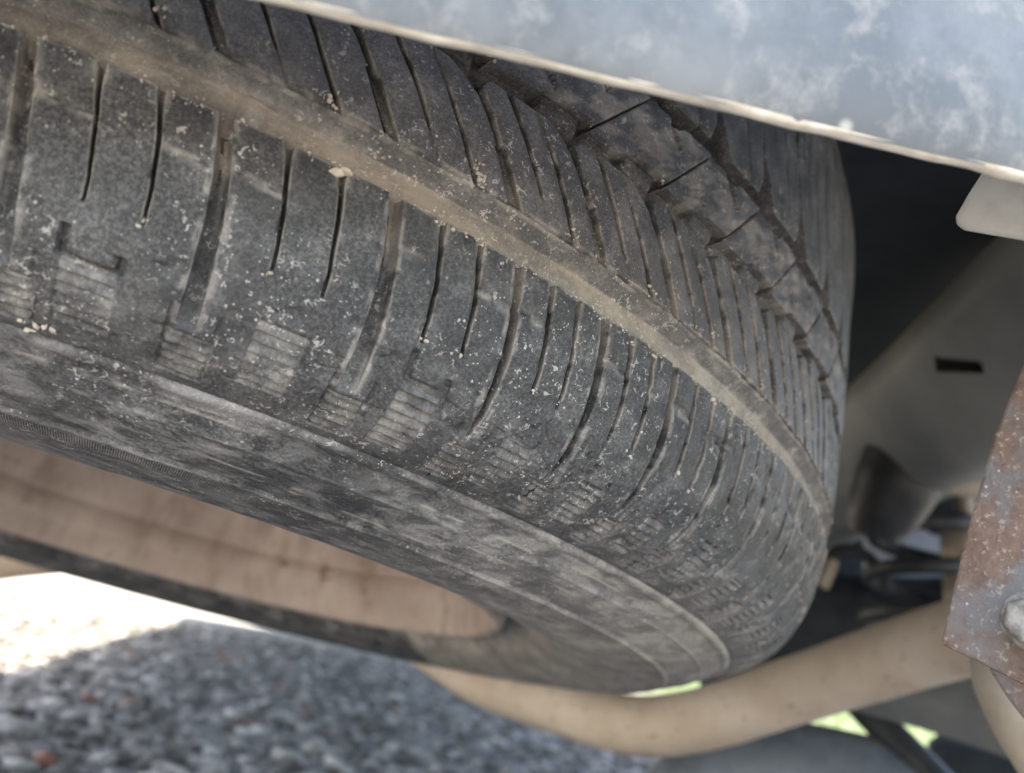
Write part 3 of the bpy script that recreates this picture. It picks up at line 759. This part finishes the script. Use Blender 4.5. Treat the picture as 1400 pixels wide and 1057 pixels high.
# ------------------------------------------------------------------ exhaust
pth = [at(2300, 560, .75), at(1850, 690, .62), at(1520, 792, .61), at(1400, 845, .66), at(1250, 890, .72), at(1100, 939, .78), at(960, 983, .83), at(865, 991, .86), at(765, 965, .91), at(655, 926, .96), at(565, 868, 1.0), at(420, 790, 1.06), at(250, 752, 1.1), at(100, 752, 1.12), at(-60, 768, 1.13), at(-260, 800, 1.13)]
ex = tube(pth, .0262, 28, 10, True, .02)
o = link('exhaust_pipe', ex, M_PIPE); tag(o, 'bent tan dust coated exhaust tailpipe passing behind the spare tyre', 'exhaust pipe')
o = link('downpipe', tube([at(1365, 880, .48), at(1382, 930, .47), at(1428, 1010, .46), at(1500, 1090, .47), at(1640, 1100, .52), at(1800, 1000, .62)], [.012, .016, .017, .017, .016, .015], 24, 8), M_SHOCK)
o.name = 'hanger_strut'; tag(o, 'beige dusty round strut below the rusted hitch bracket', 'strut')
o = link('muffler', tube([at(860, 1100, .98), at(950, 1070, .99), at(1045, 1053, 1.0), at(1190, 1083, 1.0), at(1320, 1135, 1.0)], [.012, .042, .05, .052, .04], 32, 8), M_MUFF)
tag(o, 'blue grey rounded muffler under the tan exhaust pipe', 'muffler')

# ------------------------------------------------------------------ chassis rail with slot
import bmesh
def fix_normals(me):
    bm = bmesh.new(); bm.from_mesh(me); bmesh.ops.recalc_face_normals(bm, faces=bm.faces); bm.to_mesh(me); bm.free(); return me
def rail():
    st = [at(1600, 330, .64), at(1480, 420, .67), at(1405, 482, .70), at(1330, 540, .76), at(1240, 600, .88), at(1140, 660, 1.05), at(1030, 740, 1.25)]
    st = np.array(st); T = np.gradient(st, axis=0); T /= np.linalg.norm(T, axis=1)[:, None]
    V = []; hw, hh = .058, .05
    for p, t in zip(st, T):
        view = p - CAM; view /= np.linalg.norm(view)
        a = np.cross(t, view); a /= np.linalg.norm(a); a = -a if a[0] < 0 else a
        b = np.cross(a, t); b = b if b @ view < 0 else -b
        b = b * .9 + a * -.25; b /= np.linalg.norm(b)
        for (i, j) in ((-hw, hh * .55), (-hw * .8, hh * .85), (-hw * .5, hh), (hw * .75, hh), (hw, hh * .7), (hw, -hh), (-hw, -hh)):
            V.append(p + a * i + b * j)
    n = 7; F = [tuple(range(n)), tuple(range((len(st) - 1) * n, len(st) * n))]
    for q in range(len(st) - 1):
        for k in range(n): F.append((q * n + k, q * n + (k + 1) % n, (q + 1) * n + (k + 1) % n, (q + 1) * n + k))
    return fix_normals(mesh_from(V, F))
rail_o = link('chassis_rail', rail(), M_RAIL, None, True, 40)
cut_o = link('slot', fix_normals(plate([at(1272, 486, .60), at(1345, 494, .60), at(1350, 512, .60), at(1276, 510, .60)], .16)), None, None, False)
bo = rail_o.modifiers.new('slot', 'BOOLEAN'); bo.object = cut_o; bo.operation = 'DIFFERENCE'; bo.solver = 'EXACT'
dg = bpy.context.evaluated_depsgraph_get()
me2 = bpy.data.meshes.new_from_object(rail_o.evaluated_get(dg)); rail_o.modifiers.clear(); rail_o.data = me2
bpy.data.objects.remove(cut_o)
tag(rail_o, 'grey chassis rail with an oblong slot to the side of the tyre', 'chassis rail')

# ------------------------------------------------------------------ suspension seen past the tyre
ct = at(1262, 765, 1.02)
def helix(c, R, r, z0, z1, turns):
    n = int(turns * 18); a = np.linspace(0, 2 * math.pi * turns, n)
    return tube(np.stack([c[0] + R * np.cos(a), c[1] + R * np.sin(a), np.linspace(z0, z1, n)], 1), r, 10, 1)
o = link('coil_spring', helix(ct, .050, .0085, ct[2] - .13, ct[2] + .10, 5.2), M_BLACK); tag(o, 'black coil spring beyond the tyre', 'spring')
sh = empty('shock_absorber', tuple(at(1320, 800, 1.0))); tag(sh, 'beige dusty shock absorber beside the coil spring', 'shock absorber')
si = Matrix.Translation(-Vector(at(1320, 800, 1.0)))
for nm, a, b, r in (('damper_body', at(1330, 830, 1.0), at(1322, 725, 1.04), .026), ('rod', at(1322, 725, 1.04), at(1310, 600, 1.1), .010)):
    p = link(nm, tube([a, (a + b) / 2, b], r, 24, 2), M_SHOCK, sh, True, 40); p.matrix_parent_inverse = si
o = link('bump_stop', tube([at(1238, 622, .84), at(1226, 660, .84), at(1205, 705, .84), at(1196, 735, .84)], [.034, .036, .030, .02], 28, 4), M_BLACK, None, True, 40)
tag(o, 'black rubber bump stop under the chassis rail', 'bump stop')
sb = empty('spring_bracket', tuple(at(1262, 640, .98))); tag(sb, 'brown dusty upright bracket between bump stop and shock absorber', 'bracket')
si = Matrix.Translation(-Vector(at(1262, 640, .98)))
p = link('upright', plate([at(1252, 590, .83), at(1276, 590, .83), at(1280, 668, .83), at(1250, 682, .83)], .04), M_SHOCK, sb, False); p.matrix_parent_inverse = si; bevel(p, .004, 2)
p = link('crossbar', tube([at(1274, 650, .86), at(1310, 658, .87), at(1370, 666, .89)], .013, 16, 3), M_SHOCK, sb); p.matrix_parent_inverse = si
o = link('brake_hose', tube([at(1112, 800, 1.0), at(1128, 770, 1.0), at(1150, 752, 1.0), at(1185, 760, 1.0), at(1215, 800, 1.0)], .0065, 12, 8), M_BLACK)
tag(o, 'thin black brake hose looping beside the tyre', 'hose')
o = link('hose_clip', plate([at(1118, 800, .99), at(1135, 762, .99), at(1148, 768, .99), at(1132, 808, .99)], .012), M_SHOCK, None, False); bevel(o, .003, 2)
tag(o, 'small pale metal clip on the brake hose', 'clip')
# axle with differential housing
o = link('rear_axle', tube([at(960, 905, 1.32), at(1090, 862, 1.28), at(1180, 850, 1.26), at(1300, 838, 1.24), at(1480, 800, 1.2), at(1900, 700, 1.25)], [.05, .085, .06, .045, .04, .04], 28, 8), M_BLACK)
tag(o, 'black rear axle tube behind the tan exhaust pipe', 'axle')
o = link('control_arm', tube([at(1150, 940, .95), at(1240, 952, .95), at(1340, 973, .93), at(1480, 1005, .9), at(1900, 1060, .95)], [.018, .026, .030, .034, .034], 4, 6), M_RAIL, None, False)
tag(o, 'flat grey control arm below the exhaust pipe', 'control arm')
o = link('stabiliser_bar', tube([at(1160, 945, .99), at(1203, 990, .99), at(1248, 1035, .98), at(1320, 1110, .97)], .016, 18, 6), M_BLACK)
tag(o, 'black stabiliser bar crossing the bright gap', 'bar')
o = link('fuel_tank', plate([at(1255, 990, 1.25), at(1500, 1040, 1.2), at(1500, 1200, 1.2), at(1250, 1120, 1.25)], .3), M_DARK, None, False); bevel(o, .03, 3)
tag(o, 'dark tank below the control arm', 'tank')
o = link('gap_block', plate([at(1285, 560, 1.2), at(1480, 540, 1.2), at(1480, 760, 1.2), at(1262, 730, 1.2)], .02), M_DARK, None, False); bevel(o, .01, 2)  # added dark block, keeps the bright background from showing through
tag(o, 'dark panel added to close off daylight behind the shock absorber', 'panel')
o = link('daylight_panel', plate([at(1180, 640, 1.32), at(1330, 640, 1.32), at(1330, 870, 1.32), at(1180, 870, 1.32)], .02), M_DAYGAP, None, False); bevel(o, .01, 2)  # added pale panel in place of the daylight beyond the spring
tag(o, 'pale blue grey panel standing in for daylight between the spring coils', 'panel')
o = link('inner_arch_block', plate([at(1040, 690, 1.4), at(1200, 640, 1.4), at(1205, 860, 1.4), at(1040, 900, 1.4)], .02), M_DARK, None, False); bevel(o, .01, 2)  # added dark housing panel, narrows the bright opening on the left
tag(o, 'dark wheel housing panel added to close off daylight beyond the bump stop', 'panel')

# ------------------------------------------------------------------ the vehicle body above
body = empty('vehicle_body', (0, 2.5, .62)); tag(body, 'vehicle body with dark underside above the spare wheel', 'vehicle body')
bi = Matrix.Translation((0, -2.5, -.62))
prof = [(.16, .60), (.14, .95), (.30, 1.62), (.6, 1.70), (2.9, 1.68), (3.75, 1.7), (4.6, 1.15), (5.7, 1.02), (6.1, .85), (6.15, .42), (5.7, .40), (4.9, .62)]
def extr(prof, x0, x1):
    m = len(prof); V = [(x0, y, z) for y, z in prof] + [(x1, y, z) for y, z in prof]
    F = [tuple(range(m)), tuple(range(m, 2 * m))[::-1]] + [(i, i + m, (i + 1) % m + m, (i + 1) % m) for i in range(m)]
    return mesh_from(V, F)
me = extr(prof, -.74, .84); bm = bmesh.new(); bm.from_mesh(me); bmesh.ops.recalc_face_normals(bm, faces=bm.faces); bm.to_mesh(me); bm.free()
p = link('shell', me, M_BODY, body, False); p.matrix_parent_inverse = bi
p = link('floor_pan', box_mesh(-.72, .82, .17, 4.28, .585, .596), M_DARK, body, False); p.matrix_parent_inverse = bi

# ------------------------------------------------------------------ grass verge beyond the gravel
def grass():
    r = np.random.default_rng(5); n = 14000
    x = r.uniform(2.3, 9, n); y = r.uniform(2.5, 14, n); h = r.uniform(.05, .16, n); a = r.uniform(0, 6.28, n); w = .006
    z = ground_z(x, y)
    V = np.stack([np.stack([x - w * np.cos(a), y - w * np.sin(a), z], 1), np.stack([x + w * np.cos(a), y + w * np.sin(a), z], 1), np.stack([x + r.normal(0, .04, n), y + r.normal(0, .04, n), z + h], 1)], 1).reshape(-1, 3)
    return mesh_from(V, np.arange(3 * n).reshape(n, 3))
tag(link('grass', grass(), M_GRASS, None, False), 'sunlit green grass beyond the gravel', 'grass', kind='stuff')
